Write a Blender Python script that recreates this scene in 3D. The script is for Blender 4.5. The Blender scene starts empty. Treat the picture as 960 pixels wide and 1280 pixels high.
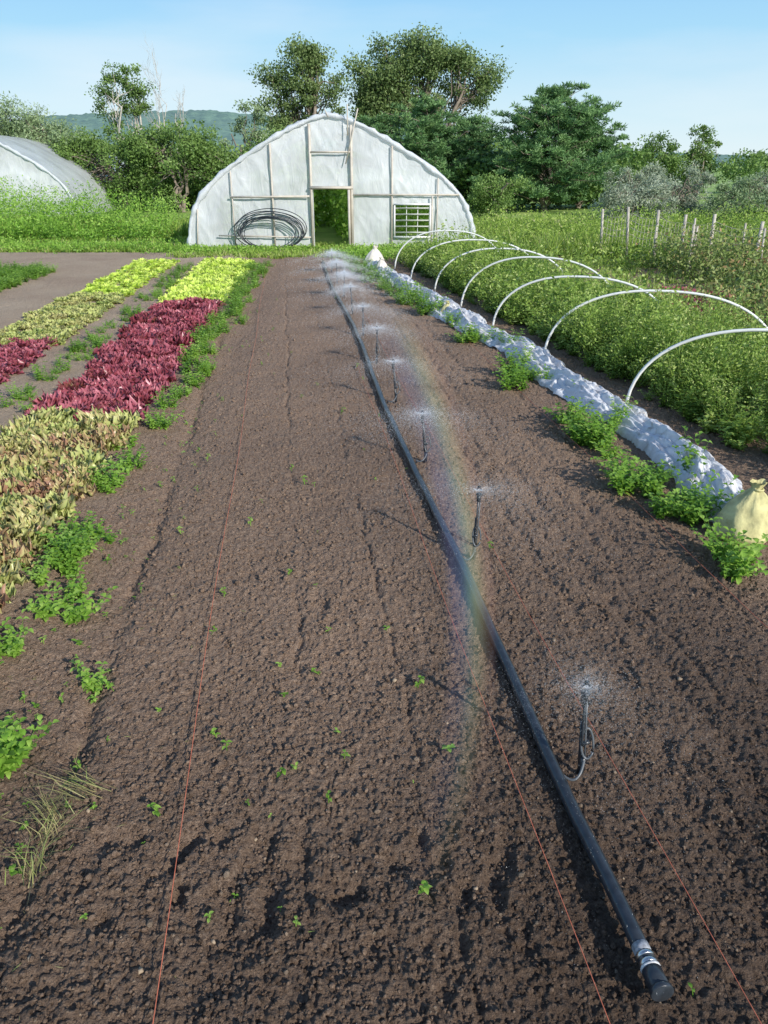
import bpy, math
import numpy as np
from mathutils import Vector
R=np.random.default_rng(7)
scene=bpy.context.scene
# ---------------------------------------------------------------- helpers
_tab=np.random.default_rng(3).random((512,512))
def vn(x,y,s=0):
    x=np.asarray(x,float)+s*17.3; y=np.asarray(y,float)+s*31.7
    xi=np.floor(x).astype(int); yi=np.floor(y).astype(int)
    fx=x-xi; fy=y-yi; fx=fx*fx*(3-2*fx); fy=fy*fy*(3-2*fy)
    a=_tab[xi%512,yi%512];b=_tab[(xi+1)%512,yi%512];c=_tab[xi%512,(yi+1)%512];d=_tab[(xi+1)%512,(yi+1)%512]
    return (a*(1-fx)+b*fx)*(1-fy)+(c*(1-fx)+d*fx)*fy
def fbm(x,y,s=0,o=4):
    r=0;a=.5;f=1
    for i in range(o):
        r=r+a*vn(x*f,y*f,s+i*5); a*=.5; f*=2.03
    return r
def sm(e0,e1,x):
    t=np.clip((x-e0)/(e1-e0),0,1); return t*t*(3-2*t)

def mk(name,parts,mats,loc=(0,0,0),parent=None,smooth=False):
    """parts: list of (V, F, matindex, {attr:array})"""
    Vs=[];loops=[];tot=[];mi=[];off=0;attrs={}
    keys=set()
    for p in parts:
        if len(p)>3 and p[3]: keys|=set(p[3].keys())
    for p in parts:
        V=np.asarray(p[0],float).reshape(-1,3);F=np.asarray(p[1]);m=p[2] if len(p)>2 else 0
        at=p[3] if len(p)>3 and p[3] else {}
        Vs.append(V);loops.append((F+off).ravel());tot.append(np.full(len(F),F.shape[1]));mi.append(np.full(len(F),m))
        for k in keys: attrs.setdefault(k,[]).append(np.asarray(at.get(k,np.zeros(len(V))),float))
        off+=len(V)
    V=np.concatenate(Vs);L=np.concatenate(loops).astype(np.int32);T=np.concatenate(tot).astype(np.int32);M=np.concatenate(mi).astype(np.int32)
    me=bpy.data.meshes.new(name)
    me.vertices.add(len(V));me.vertices.foreach_set('co',V.astype(np.float32).ravel())
    me.loops.add(len(L));me.loops.foreach_set('vertex_index',L)
    me.polygons.add(len(T));st=np.concatenate([[0],np.cumsum(T)[:-1]]).astype(np.int32)
    me.polygons.foreach_set('loop_start',st);me.polygons.foreach_set('loop_total',T);me.polygons.foreach_set('material_index',M)
    if smooth: me.polygons.foreach_set('use_smooth',np.ones(len(T),bool))
    for k in keys:
        a=me.attributes.new(k,'FLOAT','POINT');a.data.foreach_set('value',np.concatenate(attrs[k]).astype(np.float32))
    me.update(calc_edges=True)
    for m in mats: me.materials.append(m)
    ob=bpy.data.objects.new(name,me);ob.location=loc;scene.collection.objects.link(ob)
    if parent: ob.parent=parent
    return ob
def empty(name,loc=(0,0,0)):
    e=bpy.data.objects.new(name,None);e.location=loc;scene.collection.objects.link(e);return e
def gridF(nu,nv,wrap=False):
    i=np.arange(nu-1)[:,None];j=np.arange(nv if wrap else nv-1)[None,:];j2=(j+1)%nv
    a=i*nv+j;b=i*nv+j2;c=(i+1)*nv+j2;d=(i+1)*nv+j
    return np.stack([a,b,c,d],-1).reshape(-1,4)
def tube(P,rad,n=6,caps=True):
    P=np.asarray(P,float);m=len(P);rad=np.broadcast_to(np.asarray(rad,float),(m,))
    T=np.gradient(P,axis=0);T/=np.linalg.norm(T,axis=1)[:,None]+1e-9
    up=np.array([0,0,1.]) if abs(T[:,2]).mean()<.8 else np.array([1.,0,0])
    A=np.cross(T,up);A/=np.linalg.norm(A,axis=1)[:,None]+1e-9;B=np.cross(T,A)
    th=np.arange(n)/n*2*np.pi
    V=P[:,None]+rad[:,None,None]*(np.cos(th)[None,:,None]*A[:,None]+np.sin(th)[None,:,None]*B[:,None])
    V=V.reshape(-1,3);F=gridF(m,n,True)
    if caps and n==4:
        F=np.concatenate([F,[[3,2,1,0]],[[(m-1)*4+k for k in range(4)]]])
    elif caps and n%2==0:
        V=np.concatenate([V,P[:1],P[-1:]]);c0=m*n;c1=m*n+1
        k=np.arange(0,n,2)
        F=np.concatenate([F,np.stack([np.full_like(k,c0),(k+2)%n,(k+1)%n,k],-1),np.stack([np.full_like(k,c1),(m-1)*n+k,(m-1)*n+(k+1)%n,(m-1)*n+(k+2)%n],-1)])
    return V,F
def box(x0,x1,y0,y1,z0,z1):
    V=np.array([[x,y,z] for x in(x0,x1) for y in(y0,y1) for z in(z0,z1)])
    return V,np.array([[0,1,3,2],[4,6,7,5],[0,4,5,1],[2,3,7,6],[0,2,6,4],[1,5,7,3]])
def merge(parts):
    Vs=[];Fs=[];A={};o=0
    for V,F,at in parts:
        Vs.append(V);Fs.append(F+o);o+=len(V)
        for k in at:A.setdefault(k,[]).append(at[k])
    return np.concatenate(Vs),np.concatenate(Fs),{k:np.concatenate(A[k]) for k in A}
def leaves(P,L,W,rng,D=None,dj=1.0,v=None,flat=.0):
    n=len(P);a=rng.normal(size=(n,3))
    if flat: a[:,2]*=(1-flat)
    a/=np.linalg.norm(a,axis=1)[:,None]
    if D is not None: a=a*dj+D;a/=np.linalg.norm(a,axis=1)[:,None]
    b=rng.normal(size=(n,3))
    if flat: b[:,2]*=(1-flat)
    b-=a*(a*b).sum(1)[:,None];b/=np.linalg.norm(b,axis=1)[:,None]+1e-9
    s=rng.uniform(.65,1.3,n)[:,None]
    V=np.stack([P-a*L/2*s,P+b*W/2*s,P+a*L/2*s,P-b*W/2*s],1).reshape(-1,3)
    F=np.arange(n*4).reshape(n,4)
    if v is None:v=rng.random(n)
    return V,F,{'v':np.repeat(np.clip(v,0,1),4)}
def scatter(protos,pos,rng,smin=.8,smax=1.2,tilt=.15,zs=(.9,1.15),which=None):
    out=[]
    n=len(pos);w=rng.integers(0,len(protos),n) if which is None else which
    for k,(V,F,at) in enumerate(protos):
        idx=np.where(w==k)[0]
        if len(idx)==0: continue
        m=len(idx);yaw=rng.uniform(0,6.283,m);s=rng.uniform(smin,smax,m);z=s*rng.uniform(*zs,m)
        c,sn=np.cos(yaw),np.sin(yaw)
        X=(V[None,:,0]*c[:,None]-V[None,:,1]*sn[:,None])*s[:,None]
        Y=(V[None,:,0]*sn[:,None]+V[None,:,1]*c[:,None])*s[:,None]
        Z=V[None,:,2]*z[:,None]
        tx=rng.normal(0,tilt,m)[:,None];ty=rng.normal(0,tilt,m)[:,None]
        X=X+Z*tx;Y=Y+Z*ty
        W=np.stack([X,Y,Z],-1)+pos[idx][:,None,:]
        FF=(F[None]+(np.arange(m)*len(V))[:,None,None]).reshape(-1,F.shape[1])
        A={q:np.tile(at[q],m) for q in at}
        if 'v' in A: A['v']=np.clip(A['v']+np.repeat(rng.normal(0,.16,m),len(V)),0,1)
        out.append((W.reshape(-1,3),FF,A))
    return merge(out)
# ---------------------------------------------------------------- materials
def nm(name):
    m=bpy.data.materials.new(name);m.use_nodes=True;nt=m.node_tree;b=nt.nodes['Principled BSDF'];return m,nt,b
def setramp(r,cols):
    e=r.color_ramp.elements
    while len(e)>1:e.remove(e[-1])
    e[0].position=cols[0][0];e[0].color=(*cols[0][1],1)
    for p,c in cols[1:]:
        k=e.new(p);k.color=(*c,1)
def leafmat(name,cols,trans=.35,rough=.5,attr='v',spec=.35,g=1.0):
    cols=[(p,tuple(min(x*g,1) for x in c)) for p,c in cols]
    m,nt,b=nm(name);N=nt.nodes;Lk=nt.links
    a=N.new('ShaderNodeAttribute');a.attribute_name=attr
    r=N.new('ShaderNodeValToRGB');setramp(r,cols);Lk.new(a.outputs['Fac'],r.inputs[0])
    Lk.new(r.outputs[0],b.inputs['Base Color']);b.inputs['Roughness'].default_value=rough;b.inputs['Specular IOR Level'].default_value=spec
    t=N.new('ShaderNodeBsdfTranslucent');Lk.new(r.outputs[0],t.inputs[0])
    mx=N.new('ShaderNodeMixShader');mx.inputs[0].default_value=trans
    Lk.new(b.outputs[0],mx.inputs[1]);Lk.new(t.outputs[0],mx.inputs[2]);Lk.new(mx.outputs[0],N['Material Output'].inputs[0])
    return m
def plain(name,col,rough=.6,var=.25,scale=8,bump=0,metal=0,spec=.5,coords='Object'):
    m,nt,b=nm(name);N=nt.nodes;Lk=nt.links
    tc=N.new('ShaderNodeTexCoord');n=N.new('ShaderNodeTexNoise');n.inputs['Scale'].default_value=scale;n.inputs['Detail'].default_value=6
    Lk.new(tc.outputs[coords],n.inputs[0])
    r=N.new('ShaderNodeValToRGB');c=np.array(col)
    setramp(r,[(.3,tuple(c*(1-var))),(.7,tuple(np.minimum(c*(1+var),1)))])
    Lk.new(n.outputs[0],r.inputs[0]);Lk.new(r.outputs[0],b.inputs['Base Color'])
    b.inputs['Roughness'].default_value=rough;b.inputs['Metallic'].default_value=metal;b.inputs['Specular IOR Level'].default_value=spec
    if bump:
        bp=N.new('ShaderNodeBump');bp.inputs['Strength'].default_value=bump;bp.inputs['Distance'].default_value=.02
        Lk.new(n.outputs[0],bp.inputs['Height']);Lk.new(bp.outputs[0],b.inputs['Normal'])
    return m
bark=plain('bark',(.22,.18,.14),.9,.4,6,.4)
palebark=plain('pale_bark',(.5,.46,.4),.85,.3,6,.3)
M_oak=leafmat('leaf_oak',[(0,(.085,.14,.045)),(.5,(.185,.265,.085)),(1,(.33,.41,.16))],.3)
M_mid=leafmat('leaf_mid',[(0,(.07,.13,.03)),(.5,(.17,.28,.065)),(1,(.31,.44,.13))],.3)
M_pine=leafmat('leaf_pine',[(0,(.05,.12,.045)),(.5,(.135,.26,.09)),(1,(.26,.41,.15))],.2)
M_willow=leafmat('leaf_willow',[(0,(.12,.18,.07)),(.5,(.27,.37,.17)),(1,(.46,.55,.34))],.25)
M_silver=leafmat('leaf_silver',[(0,(.17,.22,.13)),(.5,(.4,.46,.32)),(1,(.62,.66,.53))],.25)
M_grass=leafmat('grass',[(0,(.1,.18,.02)),(.5,(.3,.45,.075)),(.85,(.47,.6,.13)),(1,(.62,.6,.28))],.4)
M_weed=leafmat('weed_leaf',[(0,(.08,.18,.02)),(.5,(.24,.45,.055)),(1,(.44,.64,.13))],.4)
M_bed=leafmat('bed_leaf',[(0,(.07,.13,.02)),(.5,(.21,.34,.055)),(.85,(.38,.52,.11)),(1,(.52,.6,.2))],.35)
M_tom=leafmat('tomato_leaf',[(0,(.1,.14,.04)),(.45,(.22,.32,.08)),(.75,(.36,.4,.14)),(1,(.45,.27,.13))],.35)
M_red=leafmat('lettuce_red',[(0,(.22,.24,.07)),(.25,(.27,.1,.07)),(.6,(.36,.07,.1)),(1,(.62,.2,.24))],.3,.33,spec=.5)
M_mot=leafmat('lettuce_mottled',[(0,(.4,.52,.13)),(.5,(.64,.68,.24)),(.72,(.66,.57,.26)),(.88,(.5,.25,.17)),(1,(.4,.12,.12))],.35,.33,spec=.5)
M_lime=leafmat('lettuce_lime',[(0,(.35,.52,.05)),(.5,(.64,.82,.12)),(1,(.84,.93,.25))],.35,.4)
M_dry=leafmat('dry_grass',[(0,(.25,.2,.09)),(.5,(.42,.36,.17)),(1,(.3,.4,.1))],.3)
M_blackpl=plain('black_poly',(.03,.036,.044),.3,.35,30)
M_white=plain('white_pvc',(.8,.8,.77),.4,.06,5)
M_wood=plain('weathered_wood',(.55,.5,.43),.8,.15,5,.2)
M_stake=plain('stake_wood',(.46,.42,.36),.85,.3,8,.3)
M_string=plain('orange_string',(.6,.17,.09),.7,.2,40)
M_steel=plain('clamp_steel',(.6,.6,.6),.3,.1,40,0,1)
def film(name,alpha,trl,col=(.86,.88,.9),bs=3.2,bump=.5):
    m,nt,b=nm(name);N=nt.nodes;Lk=nt.links
    tc=N.new('ShaderNodeTexCoord');mp=N.new('ShaderNodeMapping');mp.inputs['Rotation'].default_value=(0,.5,0);mp.inputs['Scale'].default_value=(1,1,.4);Lk.new(tc.outputs['Object'],mp.inputs[0])
    n=N.new('ShaderNodeTexNoise');n.inputs['Scale'].default_value=bs;n.inputs['Detail'].default_value=7;n.inputs['Distortion'].default_value=1.6
    Lk.new(mp.outputs[0],n.inputs[0])
    bp=N.new('ShaderNodeBump');bp.inputs['Strength'].default_value=bump;bp.inputs['Distance'].default_value=.07;Lk.new(n.outputs[0],bp.inputs['Height'])
    b.inputs['Base Color'].default_value=(*col,1);b.inputs['Roughness'].default_value=.25;Lk.new(bp.outputs[0],b.inputs['Normal'])
    t=N.new('ShaderNodeBsdfTranslucent');t.inputs[0].default_value=(*col,1);Lk.new(bp.outputs[0],t.inputs['Normal'])
    m1=N.new('ShaderNodeMixShader');m1.inputs[0].default_value=trl;Lk.new(b.outputs[0],m1.inputs[1]);Lk.new(t.outputs[0],m1.inputs[2])
    tr=N.new('ShaderNodeBsdfTransparent');m2=N.new('ShaderNodeMixShader')
    n2=N.new('ShaderNodeTexNoise');n2.inputs['Scale'].default_value=.9;n2.inputs['Detail'].default_value=6;Lk.new(tc.outputs['Object'],n2.inputs[0])
    mr=N.new('ShaderNodeMapRange');mr.inputs[1].default_value=.35;mr.inputs[2].default_value=.65;mr.inputs[3].default_value=max(alpha-.12,0);mr.inputs[4].default_value=alpha+.12;Lk.new(n2.outputs[0],mr.inputs[0])
    Lk.new(mr.outputs[0],m2.inputs[0]);Lk.new(m1.outputs[0],m2.inputs[1]);Lk.new(tr.outputs[0],m2.inputs[2]);Lk.new(m2.outputs[0],N['Material Output'].inputs[0])
    return m
M_film=film('poly_film',.26,.2)
M_film2=film('poly_film_roof',.12,.35)
# ---------------------------------------------------------------- world, sun, camera
az=math.radians(140);el=math.radians(26.5)
w=bpy.data.worlds.new('World');scene.world=w;w.use_nodes=True;nt=w.node_tree;N=nt.nodes;Lk=nt.links
sk=N.new('ShaderNodeTexSky');sk.sky_type='NISHITA';sk.sun_disc=False;sk.sun_elevation=el;sk.sun_rotation=az;sk.dust_density=.3;sk.ozone_density=1.5
bg=N['Background'];bg.inputs[1].default_value=.145
tc=N.new('ShaderNodeTexCoord');sx=N.new('ShaderNodeSeparateXYZ');Lk.new(tc.outputs['Generated'],sx.inputs[0])
gr=N.new('ShaderNodeValToRGB');setramp(gr,[(0,(.82,.95,1.0)),(.05,(.68,.89,1.0)),(.13,(.42,.75,1.0)),(.22,(.28,.6,1.0)),(.6,(.12,.3,.7)),(1,(.09,.24,.6))]);Lk.new(sx.outputs[2],gr.inputs[0])
vm=N.new('ShaderNodeVectorMath');vm.operation='SCALE';vm.inputs['Scale'].default_value=6.7;Lk.new(gr.outputs[0],vm.inputs[0])
hz=N.new('ShaderNodeMapRange');hz.inputs[1].default_value=.2;hz.inputs[2].default_value=.7;hz.inputs[3].default_value=.95;hz.inputs[4].default_value=.3;Lk.new(sx.outputs[2],hz.inputs[0])
m0=N.new('ShaderNodeMix');m0.data_type='RGBA';Lk.new(hz.outputs[0],m0.inputs[0]);Lk.new(sk.outputs[0],m0.inputs[6]);Lk.new(vm.outputs[0],m0.inputs[7])
mp=N.new('ShaderNodeMapping');mp.inputs['Scale'].default_value=(1.2,1.2,6);Lk.new(tc.outputs['Generated'],mp.inputs[0])
cn=N.new('ShaderNodeTexNoise');cn.inputs['Scale'].default_value=1.6;cn.inputs['Detail'].default_value=7;Lk.new(mp.outputs[0],cn.inputs[0])
cr=N.new('ShaderNodeMapRange');cr.inputs[1].default_value=.5;cr.inputs[2].default_value=.85;cr.inputs[3].default_value=0;cr.inputs[4].default_value=.5;Lk.new(cn.outputs[0],cr.inputs[0])
mix=N.new('ShaderNodeMix');mix.data_type='RGBA';Lk.new(cr.outputs[0],mix.inputs[0]);Lk.new(m0.outputs[2],mix.inputs[6]);mix.inputs[7].default_value=(6.8,6.9,7.0,1)
Lk.new(mix.outputs[2],bg.inputs[0])
sd=bpy.data.lights.new('sun','SUN');sd.energy=5.0;sd.angle=math.radians(.5);sd.color=(1,.955,.88)
so=bpy.data.objects.new('sun',sd);scene.collection.objects.link(so)
ts=Vector((math.sin(az)*math.cos(el),math.cos(az)*math.cos(el),math.sin(el)));so.rotation_euler=ts.to_track_quat('Z','Y').to_euler();so.location=(20,-20,20)
cd=bpy.data.cameras.new('camera');co=bpy.data.objects.new('camera',cd);scene.collection.objects.link(co);scene.camera=co
cd.sensor_fit='VERTICAL';cd.sensor_height=36;cd.lens=26.72;cd.clip_end=5000;cd.clip_start=.05
co.location=(0,0,2.2);co.rotation_euler=(math.radians(90-24.6),0,0)
scene.view_settings.view_transform='Standard'
# ---------------------------------------------------------------- ground
def groundmat():
    m,nt,b=nm('grass_ground');N=nt.nodes;Lk=nt.links
    tc=N.new('ShaderNodeTexCoord')
    n=N.new('ShaderNodeTexNoise');n.inputs['Scale'].default_value=.35;n.inputs['Detail'].default_value=10;n.inputs['Roughness'].default_value=.7;Lk.new(tc.outputs['Object'],n.inputs[0])
    r=N.new('ShaderNodeValToRGB');setramp(r,[(.3,(.12,.2,.04)),(.5,(.26,.4,.08)),(.62,(.36,.46,.12)),(.75,(.42,.42,.18))]);Lk.new(n.outputs[0],r.inputs[0]);Lk.new(r.outputs[0],b.inputs['Base Color']);b.inputs['Roughness'].default_value=.9
    return m
M_ground=groundmat()
gx=np.concatenate([-np.geomspace(3000,8,50),np.linspace(-7,7,29),np.geomspace(8,3000,50)])
gy=np.concatenate([np.linspace(-60,0,12),np.linspace(1,60,60),np.geomspace(63,4000,40)])
GX,GY=np.meshgrid(gx,gy,indexing='ij')
GZ=-.07+(fbm(GX*.3,GY*.3,2)-.5)*.12*sm(23.5,30,GY)
V=np.stack([GX,GY,GZ],-1).reshape(-1,3);mk('ground',[(V,gridF(len(gx),len(gy))[:,::-1],0)],[M_ground],smooth=True)

def XRA(y): return -1.75-.07*y
def XLA(y): return -2.75-.088*y
def XRB(y): return -3.5-.075*y
def XLB(y): return -4.7-.075*y
cvY=np.array([3.9,4.45,5.4,6.7,7.9,9.8,12,14.5,16.8,18.6]);cvX=np.array([2.28,2.33,2.42,2.26,1.98,1.66,1.05,.52,.04,-.3])
def CV(y): return np.interp(y,cvY,cvX)
def FT(y): return 3.89-.2*y
feet=[(-.35,3.6,.3),(-.9,2.4,.1),(-1.02,1.9,0),(.42,1.62,.4),(.2,1.5,-.3),(1.25,2.3,.1),(1.15,3.0,.2)]
def soilz(x,y,fine=True):
    a=x+.122*y
    z=(fbm(x*1.8,y*1.8,1)-.5)*.035
    z=z+(fbm(x*8,y*8,4,3)-.5)*.014
    if fine:
        n=vn(x*24,y*24,9);z=z+np.maximum(n-.62,0)*.03*sm(.35,.6,fbm(x*1.5,y*1.5,26))
        n=vn(x*55+3*vn(x*20,y*20,5),y*55,12);z=z+np.maximum(n-.42,0)*.022
        n=vn(x*110,y*110,14);z=z+(n-.5)*.011
    # wheel / rake furrows along the bed, broken and ragged
    for a0,wd,dp,sd in[(1.72,.05,.016,3),(2.02,.045,.014,5),(-.05,.016,.012,7),(.42,.016,.010,11),(-1.0,.05,.025,13),(1.45,.04,.012,19),(2.38,.04,.014,23),(1.58,.02,.010,29),(1.88,.02,.010,31)]:
        aa=a-a0-(fbm(y*.8,y*0+sd,sd)-.5)*.14-(vn(x*9,y*9,sd)-.5)*.05
        z=z-dp*np.exp(-(aa/wd)**2)*sm(.30,.55,fbm(y*1.3,x*0+sd,sd+2))*(.6+.8*vn(x*11,y*11,sd+1))*1.3
    # band of irregular tread pits in the foreground
    band=sm(1.5,1.68,y)*sm(2.15,1.95,y)*sm(-1.2,-.8,x)*sm(.7,.35,x)
    z=z-band*np.maximum(vn(x*17+2*vn(x*3,y*3,51),y*9,50)-.5,0)*.085
    z=z-.5*sm(1.2,1.45,y)*sm(1.7,1.5,y)*np.maximum(vn(x*10,y*8,52)-.6,0)*.09
    for px,py,an in feet:
        c,s=math.cos(an),math.sin(an);dx=(x-px)*c+(y-py)*s;dy=-(x-px)*s+(y-py)*c
        q=(dx/(.045+.008*np.sin(dy*20)))**2+(dy/.13)**2;z=z-.013*np.exp(-q**2)*(.4+1.1*vn(x*25,y*25,33))+.006*np.exp(-(q-1.6)**2*3)
    z=z-.03*np.exp(-((x-(XRA(y)+.45))/.22)**2)
    return z
ns,nc=900,1000
ys=np.geomspace(.5,22.6,ns)
YY=np.repeat(ys[:,None],nc,1);t0=np.linspace(-1,1,nc)[None];tt=np.linspace(0,1,nc)[None]
xl=-(1.6+.68*ys)[:,None];xr=(1.7+.53*ys)[:,None]
XX=(xl+xr)/2+(xr-xl)/2*(.72*t0+.28*t0**3)
Z=soilz(XX,YY)
edge=np.minimum(np.minimum(tt*30,(1-tt)*30),1)*np.minimum((22.6-YY)*1.2,1);Z=Z*edge-.06*(1-edge)
dry=sm(.25,-.5,XX-XRA(YY)-.15*(fbm(XX*2,YY*2,40)-.5)*4)
dry=np.clip(dry*(.55+.9*(fbm(XX*1.3,YY*1.3,41)-.3)),0,1)
def wet_darkf(x,y):
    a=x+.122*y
    return .72*sm(3.6,1.2,y)+.85*np.exp(-((a-2.05)/.62)**2)*sm(5.6,3.0,y)+.22*np.exp(-((a-.95)/.5)**2)+.75*(fbm(x*1.1,y*.7,44)-.5)+.02  # wet along the pipe; soil simply darker in foreground and lower right
wet_dark=np.clip(wet_darkf(XX,YY)*(1-dry),0,1)
def soilmat():
    m,nt,b=nm('garden_soil');N=nt.nodes;Lk=nt.links
    tc=N.new('ShaderNodeTexCoord')
    n=N.new('ShaderNodeTexNoise');n.inputs['Scale'].default_value=52;n.inputs['Detail'].default_value=9;n.inputs['Roughness'].default_value=.8;Lk.new(tc.outputs['Object'],n.inputs[0])
    r=N.new('ShaderNodeValToRGB');setramp(r,[(.33,(.13,.08,.05)),(.5,(.33,.22,.15)),(.67,(.52,.38,.27))]);Lk.new(n.outputs[0],r.inputs[0])
    rd=N.new('ShaderNodeValToRGB');setramp(rd,[(.3,(.38,.28,.19)),(.7,(.64,.51,.37))]);Lk.new(n.outputs[0],rd.inputs[0])
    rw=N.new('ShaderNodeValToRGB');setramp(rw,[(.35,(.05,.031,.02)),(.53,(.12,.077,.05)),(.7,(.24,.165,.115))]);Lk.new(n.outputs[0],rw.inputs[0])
    ad=N.new('ShaderNodeAttribute');ad.attribute_name='dry';aw=N.new('ShaderNodeAttribute');aw.attribute_name='wet_dark'
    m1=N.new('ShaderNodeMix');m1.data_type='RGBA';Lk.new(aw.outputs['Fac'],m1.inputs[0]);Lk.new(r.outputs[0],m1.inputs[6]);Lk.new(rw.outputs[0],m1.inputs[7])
    m2=N.new('ShaderNodeMix');m2.data_type='RGBA';Lk.new(ad.outputs['Fac'],m2.inputs[0]);Lk.new(m1.outputs[2],m2.inputs[6]);Lk.new(rd.outputs[0],m2.inputs[7])
    Lk.new(m2.outputs[2],b.inputs['Base Color'])
    rr=N.new('ShaderNodeMapRange');rr.inputs[3].default_value=.9;rr.inputs[4].default_value=.55;Lk.new(aw.outputs['Fac'],rr.inputs[0]);Lk.new(rr.outputs[0],b.inputs['Roughness'])
    b.inputs['Specular IOR Level'].default_value=.35
    n2=N.new('ShaderNodeTexNoise');n2.inputs['Scale'].default_value=120;n2.inputs['Detail'].default_value=5;Lk.new(tc.outputs['Object'],n2.inputs[0])
    ma=N.new('ShaderNodeMath');ma.operation='ADD';Lk.new(n.outputs[0],ma.inputs[0]);Lk.new(n2.outputs[0],ma.inputs[1])
    bp=N.new('ShaderNodeBump');bp.inputs['Strength'].default_value=1.0;bp.inputs['Distance'].default_value=.022;Lk.new(ma.outputs[0],bp.inputs['Height']);Lk.new(bp.outputs[0],b.inputs['Normal'])
    return m
M_soil=soilmat()
V=np.stack([XX,YY,Z],-1).reshape(-1,3)
mk('soil',[(V,gridF(ns,nc),0,{'dry':dry.ravel(),'wet_dark':wet_dark.ravel()})],[M_soil],smooth=True)
def blobproto(rng,sub=1):
    import bmesh
    bm=bmesh.new();bmesh.ops.create_icosphere(bm,subdivisions=sub,radius=1)
    V=np.array([v.co[:] for v in bm.verts]);F=np.array([[v.index for v in f.verts] for f in bm.faces]);bm.free()
    V*=rng.uniform(.65,1.2,(len(V),1));V*=rng.uniform(.7,1.2,(1,3));V[:,2]*=.75
    return V,F,{}
pr=[blobproto(R,1) for _ in range(6)]
n=110000;y=.9*np.exp(R.random(n)**.85*math.log(11/.9));x=R.uniform(-1,1,n)*(.66*y+.8)
ok=(x<CV(y)+.3)&(x>XRA(y)-.1)&(R.random(n)<.35+1.3*(fbm(x*2,y*2,77)-.3));x,y=x[ok],y[ok]
def scat_scaled(protos,x,y,s,zoff,extra):
    out=[];w=R.integers(0,len(protos),len(x));z=soilz(x,y)
    for k,(V,F,at) in enumerate(protos):
        i=np.where(w==k)[0];m=len(i);ya=R.uniform(0,6.28,m);c,sn=np.cos(ya),np.sin(ya);ss=s[i][:,None]
        W=np.stack([(V[None,:,0]*c[:,None]-V[None,:,1]*sn[:,None])*ss+x[i][:,None],(V[None,:,0]*sn[:,None]+V[None,:,1]*c[:,None])*ss+y[i][:,None],V[None,:,2]*ss+z[i][:,None]+zoff*ss],-1)
        FF=(F[None]+(np.arange(m)*len(V))[:,None,None]).reshape(-1,3)
        out.append((W.reshape(-1,3),FF,{q:np.repeat(extra[q][i],len(V)) for q in extra}))
    return merge(out)
s=R.lognormal(math.log(.0043),.45,len(x))*(1+.06*y);s=np.clip(s,.002,.017)
wv=np.clip(wet_darkf(x,y)+R.normal(0,.25,len(y)),0,1)
V,F,A=scat_scaled(pr,x,y,s,.3,{'wet_dark':wv,'dry':(R.random(len(x))<.03)*.4})
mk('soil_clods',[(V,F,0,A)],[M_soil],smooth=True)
M_peb=plain('pebble',(.32,.24,.16),.8,.35,20)
n=90;y=1.1*np.exp(R.random(n)*math.log(7/1.1));x=R.uniform(-1,1,n)*(.55*y+.5)
V,F,A=scat_scaled([blobproto(R,2) for _ in range(4)],x,y,np.clip(R.lognormal(math.log(.006),.5,n),.003,.018),.1,{'wet_dark':np.zeros(n)})
mk('pebbles',[(V,F,0)],[M_peb],smooth=True)
# ---------------------------------------------------------------- lettuce
def lettuce(rng,nl=15,L=.17,W=.15,nu=6,nw=6,upright=.9,fr=1.0):
    parts=[]
    for i in range(nl):
        f=i/nl
        ang=i*2.399+rng.normal(0,.15);l=L*(1-.4*f)*rng.uniform(.8,1.15);wd=W*(1-.3*f)*rng.uniform(.8,1.1)
        u=np.linspace(0,1,nu);e0=math.radians(35+45*f*upright+rng.normal(0,8));bend=math.radians(55*(1-f*.6)+rng.normal(0,14))
        el_=e0-bend*u**1.5
        r=np.concatenate([[0],np.cumsum(np.cos(el_[1:])*l/(nu-1))]);z=np.concatenate([[0],np.cumsum(np.sin(el_[1:])*l/(nu-1))])
        wp=wd*.5*(.25+.75*np.sin(np.clip(u*1.15,0,1)*np.pi*.62)**1.2);wp[-1]*=.6
        ww=np.linspace(-1,1,nw)
        Rr=np.repeat(r[:,None],nw,1);Zz=np.repeat(z[:,None],nw,1)
        ph=rng.uniform(0,6);ruf=fr*.016*np.abs(ww)[None]**1.3*np.sin(u[:,None]*22+ph+ww[None]*5)+fr*.011*rng.normal(size=(nu,nw))*(u[:,None])
        Zz=Zz+ruf+.02*np.abs(ww)[None]*u[:,None];Rr=Rr+fr*.011*rng.normal(size=(nu,nw))*u[:,None]+.02
        T=wp[:,None]*ww[None]*(1+.15*rng.normal(size=(nu,nw)))+ruf*.6
        c,s=math.cos(ang),math.sin(ang)
        V=np.stack([Rr*c-T*s,Rr*s+T*c,Zz],-1).reshape(-1,3)
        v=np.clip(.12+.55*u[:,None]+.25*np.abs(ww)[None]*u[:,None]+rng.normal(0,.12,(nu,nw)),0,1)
        parts.append((V,gridF(nu,nw),{'v':v.ravel()}))
    return merge(parts)
def rowpos(y0,y1,xl,xr,sp,keep=.97):
    P=[]
    y=y0
    while y<y1:
        a,b=xl(y)+.08,xr(y)-.08;k=int((b-a)/sp)+1
        for j in range(k):
            if R.random()<keep:P.append((a+(b-a)*(j+.5)/k+R.normal(0,.035),y+R.normal(0,.035),0))
        y+=sp*.95
    P=np.array(P);P[:,2]=soilz(P[:,0],P[:,1],False)-.01;return P
LP=[lettuce(R,26,.16,.105,9,9,1.0,1.05) for _ in range(6)]
LR=[lettuce(R,24,.15,.11,7,7,.9,1.25) for _ in range(5)]
LL=[lettuce(R,18,.15,.12,5,5,.8,1.1) for _ in range(4)]
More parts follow.
